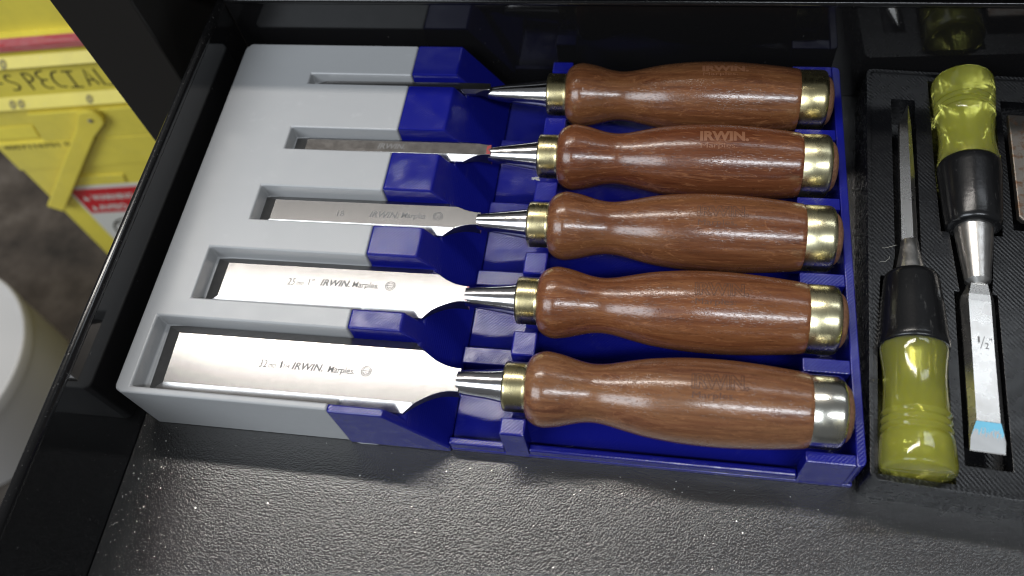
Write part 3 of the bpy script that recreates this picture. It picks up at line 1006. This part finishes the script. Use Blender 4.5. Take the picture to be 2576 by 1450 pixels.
# broad rusty blade at the right edge of the picture
c3 = place('broad rust stained chisel blade at the right edge of the tray', 'rusty_chisel')
v, f = prism_xy([(62.3, 128), (64.0, 126), (88, 126), (88, 186), (62.3, 186)], 22.0, 25.2)
b3 = obj('blade', v, f, 'rusty_steel', c3, local=True, bevel=0.6)
v, f = prism_xy([(70, 112), (80, 112), (83, 126.5), (67, 126.5)], 21.0, 25.6)
obj('neck', v, f, 'rusty_steel', c3, local=True, bevel=0.6)

# ------------------------------------------------------------------ outside the drawer: yellow case, white tub
PH = math.radians(7.0)
YP = (-384.0, 315.0)
case = empty('yellow_case', (YP[0], YP[1], -520), 'yellow ribbed plastic case lettered SPECIAL with a lever and warning sticker', 'case', rz=PH)
# local frame: x along the face, y into the case, z up from the floor
z_ = lambda z: z + 520
prof = [(30, 0), (-76, 0), (-76.5, -6), (-83, -7.5), (-90, -6), (-90.5, 0), (-100.5, 0), (-107.6, -7.0), (-108.3, 0.6), (-146.5, 0.6), (-155.0, -7.0), (-155.7, 0.6), (-203, 0.6), (-204, -2.5), (-241, -2.5), (-242, 0.2), (-519.5, 0.2)]
n = len(prof)
# front face strip by strip, each with its own edges
V = [(0, d, z_(z)) for z, d in prof] + [(300, d, z_(z)) for z, d in prof]
V += [(0, 190, z_(30)), (300, 190, z_(30)), (0, 190, 0.5), (300, 190, 0.5)]
F = [(i, i + 1, n + i + 1, n + i) for i in range(n - 1)]
F += [(0, n, 2 * n + 1, 2 * n), (2 * n, 2 * n + 1, 2 * n + 3, 2 * n + 2), (2 * n + 2, 2 * n + 3, 2 * n - 1, n - 1)]
F += [tuple(list(range(n)) + [2 * n + 2, 2 * n]), tuple(list(range(n, 2 * n)) + [2 * n + 3, 2 * n + 1])]
obj('body', V, F, 'yellow_plastic', case, local=True)
# red strip sits on the first rib
V = [(-0.5, -6.6, z_(-76.6)), (-0.5, -8.2, z_(-83)), (-0.5, -6.6, z_(-90.2)), (300, -6.6, z_(-76.6)), (300, -8.2, z_(-83)), (300, -6.6, z_(-90.2)), (-0.5, -5.0, z_(-76.6)), (300, -5.0, z_(-76.6)), (-0.5, -5.0, z_(-90.2)), (300, -5.0, z_(-90.2))]
obj('red_strip', V, [(0, 1, 4, 3), (1, 2, 5, 4), (0, 3, 7, 6), (2, 8, 9, 5), (0, 6, 8, 2, 1), (3, 4, 5, 9, 7)], 'red_strip', case, local=True)
v, f = box_vf(1.5, 49, -3.2, 0.3, z_(-196), z_(-183))
v = [(x, (y if not (z > z_(-190) and y < 0) else -0.4), z) for x, y, z in v]
obj('rib', v, f, 'yellow_plastic', case, local=True, bevel=0.5)
v, f = prism_xz([(56, z_(-166)), (300, z_(-166)), (300, z_(-202)), (49, z_(-202))], -3.0, 0.3)
obj('raised_panel', v, f, 'yellow_plastic', case, local=True, bevel=0.8)
v, f = prism_xz([(45, z_(-257)), (95, z_(-259)), (92, z_(-271)), (40, z_(-270))], -1.6, 0.1)
obj('raised_bar', v, f, 'yellow_plastic', case, local=True, bevel=0.5)
# handwriting
letters = {
    'S': [[(69, -122.5), (66, -121), (62.5, -123.5), (63.5, -128), (68, -131), (69, -135), (65.5, -138.5), (61, -138)]],
    'P': [[(79.5, -120), (79.3, -140)], [(79.5, -120.5), (84, -121), (86.5, -125), (84.5, -129), (79.5, -130.5)]],
    'E': [[(99, -119), (93.5, -120), (91, -124), (92.5, -129), (90.5, -134), (92.5, -138.5), (97.5, -139.5)], [(92.5, -129), (98, -129.5)]],
    'C': [[(111, -121), (106, -122), (103, -127), (102.5, -133), (104.5, -138), (110, -139)]],
    'I': [[(114.5, -121.5), (124, -122)], [(119, -121.8), (118.5, -140)], [(113, -140), (124, -140.6)]],
    'A': [[(130, -140), (134.2, -121), (138.8, -139)], [(131.5, -133), (137.5, -133.5)]],
    'L': [[(143, -121), (143.4, -139.8), (152, -140.5)]],
    '-': [[(52, -129.5), (57, -130)]],
}
parts = []
for k, ss in letters.items():
    for s in ss:
        if len(s) > 3:
            xs = [(i, p[0]) for i, p in enumerate(s)]; ys = [(i, p[1]) for i, p in enumerate(s)]
            a = spline(xs, 0.25); b = spline(ys, 0.25)
            s = [(p[1], q[1]) for p, q in zip(a, b)]
        parts.append(stroke_vf(s, 1.7))
V2, F2 = merge(parts)
obj('handwriting', [(x, 0.25, z_(y)) for x, y in V2], F2, 'marker_ink', case, local=True)
V2, F2 = text_vf('4057116701 06', 72, 6.0, 0.02)
obj('printed_code', [(x + 5.5, -2.9, z_(y - 210.5)) for x, y in V2], F2, 'faint_ink', case, local=True)
# round smudges on the ribs
for (sx, sz) in ((76, -104.5), (53, -151), (61, -151), (124, -151)):
    V2, F2 = ring_vf(0, 0, 0.9, 3.0, 24)
    ribtop = -100.5 if sz > -120 else -146.5
    dep = lambda z: -7.0 * (ribtop - z) / (7.1 if sz > -120 else 8.5) - 0.5
    obj('smudge', [(sx + x, dep(sz + y), z_(sz + y)) for x, y in V2], F2, 'smudge', case, local=True)
# sticker
def flat(pts, d, name, mat, parent, th=0.4):
    v, f = prism_xz([(x, z_(z)) for x, z in pts], d - th, d)
    return obj(name, v, f, mat, parent, local=True)
stk = flat([(24.5, -274), (140, -274), (140, -400), (24.5, -400)], -0.1, 'warning_sticker', 'sticker_white', case)
flat([(27.5, -279), (120, -279), (120, -319.5), (27.5, -319.5)], -0.6, 'red_panel', 'sticker_red', stk, 0.2)
parts = [shift(text_vf('WARNING', 45, 9.0, 0.03), 43, -297.5), shift(text_vf('AVISO', 31, 9.0, 0.03), 41, -314.5)]
for cz in (-293, -310):
    parts.append(([(33, cz - 4), (39.5, cz - 4), (36.2, cz + 3.5)], [(0, 1, 2)]))
V2, F2 = merge(parts)
obj('sticker_lettering', [(x, -1.0, z_(y)) for x, y in V2], F2, 'sticker_white', stk, local=True)
parts = [ring_vf(58, -354, 20, 22.6, 40), stroke_vf([(44, -338), (74, -369)], 3.0), ([(52, -345), (70, -350), (60, -362)], [(0, 1, 2)])]
V2, F2 = merge(parts)
obj('pictogram', [(x, -0.75, z_(y)) for x, y in V2], F2, 'marker_ink', stk, local=True)
# lever: rounded eye at the pivot, flat arm hanging to the lower left
d = Vector((-12 - 103, -312 + 182)).normalized()
nr = Vector((-d.y, d.x))
pv = Vector((115, -171))
pts = []
for k in range(15):
    a = math.atan2(nr.y, nr.x) + math.pi + math.pi * -1 * k / 14
    q = pv + Vector((math.cos(a), math.sin(a))) * 11
    pts.append((q.x, q.y))
L = 168
A = pv + d * 22
B = pv + d * L
side0 = 1 if (Vector(pts[-1]) - pv).dot(nr) > 0 else -1
pts += [tuple(A + nr * 8.2 * side0), tuple(B + nr * 8.0 * side0), tuple(B - nr * 8.0 * side0), tuple(A - nr * 8.2 * side0)]
v, f = prism_xz([(x, z_(z)) for x, z in pts], -10, -5)
lv = obj('lever', v, f, 'yellow_lever', case, local=True, bevel=1.4)
sv, sf = lathe([(-11.2, 1.6), (-10.8, 2.4), (-2, 2.4)], (pv.x, 0, z_(pv.y)), 'y', 20)
obj('pivot_pin', sv, sf, 'dull_steel', lv, smooth=True, local=True)

tub = empty('white_tub', (-553.8, 165.7, -520), 'white round plastic tub with a lid on the floor', 'tub')
sv, sf = lathe([(0.2, 112), (2, 113.5), (60, 117), (104, 118)], (-553.8, 165.7, -520), 'z', 96)
obj('body', sv, sf, 'white_tub_plastic', tub, smooth=True)
sv, sf = lathe([(104, 117), (104.2, 120.2), (118, 120.6), (120, 119.6), (120.6, 117.5), (119.0, 115.5), (116.5, 112), (116.2, 40), (116.2, 1)], (-553.8, 165.7, -520), 'z', 96)
obj('lid', sv, sf, 'white_tub_plastic', tub, smooth=True, angle=60)

# ------------------------------------------------------------------ small things: dust and lint
rnd = random.Random(7)
V, F = [], []
def speck(x, y, z, s):
    n = len(V)
    a = rnd.uniform(0, 6.3)
    k = rnd.uniform(0.4, 1.0)
    for t in range(4):
        q = a + t * math.pi / 2
        r = s * (1 if t % 2 else k)
        V.append((x + r * math.cos(q), y + r * math.sin(q), z))
    V.append((x, y, z + s * 0.6))
    F.extend([(n, n + 1, n + 4), (n + 1, n + 2, n + 4), (n + 2, n + 3, n + 4), (n + 3, n, n + 4)])
for i in range(240):
    # thickest along the side wall and in front of the grey block
    u = rnd.random()
    if u < 0.55:
        x = -4.5 + abs(rnd.gauss(0, 14)); y = rnd.uniform(-95, -1)
    else:
        x = rnd.uniform(-4, 300); y = rnd.uniform(-95, -3) if rnd.random() < 0.75 else rnd.uniform(-14, -1)
    s = rnd.choice([0.12, 0.15, 0.18, 0.22, 0.3]) if rnd.random() < 0.93 else rnd.uniform(0.35, 0.55)
    speck(x, y, 0.02, s)
ds = obj('sawdust', V, F, 'dust')
tag(ds, 'fine pale sawdust specks scattered on the black liner', 'dust', kind='stuff')
# curl of lint by the ferrule
V, F = [], []
def thread(pts, w):
    n0 = len(V)
    for i, p in enumerate(pts):
        p = Vector(p)
        d = (Vector(pts[min(i + 1, len(pts) - 1)]) - Vector(pts[max(i - 1, 0)])).normalized()
        a = d.orthogonal().normalized(); b = d.cross(a)
        for k in range(4):
            q = p + (a * math.cos(k * math.pi / 2) + b * math.sin(k * math.pi / 2)) * w
            V.append(tuple(q))
        if i:
            for k in range(4):
                F.append((n0 + (i - 1) * 4 + k, n0 + (i - 1) * 4 + (k + 1) % 4, n0 + i * 4 + (k + 1) % 4, n0 + i * 4 + k))
for j in range(9):
    c = Vector((167.6 + rnd.uniform(-0.8, 1.4), 128.2 + rnd.uniform(-0.6, 0.6), HW + 0.5))
    thread([tuple(c + Vector((rnd.uniform(-1.2, 1.2), rnd.uniform(-0.8, 0.8), rnd.uniform(0, 1.2)))) for k in range(6)], 0.12)
li = obj('lint', V, F, 'lint')
tag(li, 'tiny pale tuft of lint on the blue post beside a brass ferrule', 'lint')
V, F = [], []
def lp(x, y, z):
    # tray-local to world
    ca, sa = math.cos(TA), math.sin(TA)
    return (312.6 + x * ca - y * sa, -3.2 + x * sa + y * ca, z)
for (x0, y0) in ((6, 106), (9, 102)):
    pts = []
    a = rnd.uniform(0, 6.3)
    x, y = x0, y0
    for k in range(9):
        pts.append(lp(x, y, TZ - 0.9 + 0.3 * math.sin(k)))
        a += rnd.uniform(-0.6, 0.6)
        x += 0.8 * math.cos(a); y += 0.8 * math.sin(a)
    thread(pts, 0.05)
fb = obj('fibre_lint', V, F, 'lint')
tag(fb, 'fine pale fibres lying on the black tray between the chisels', 'lint', kind='stuff')
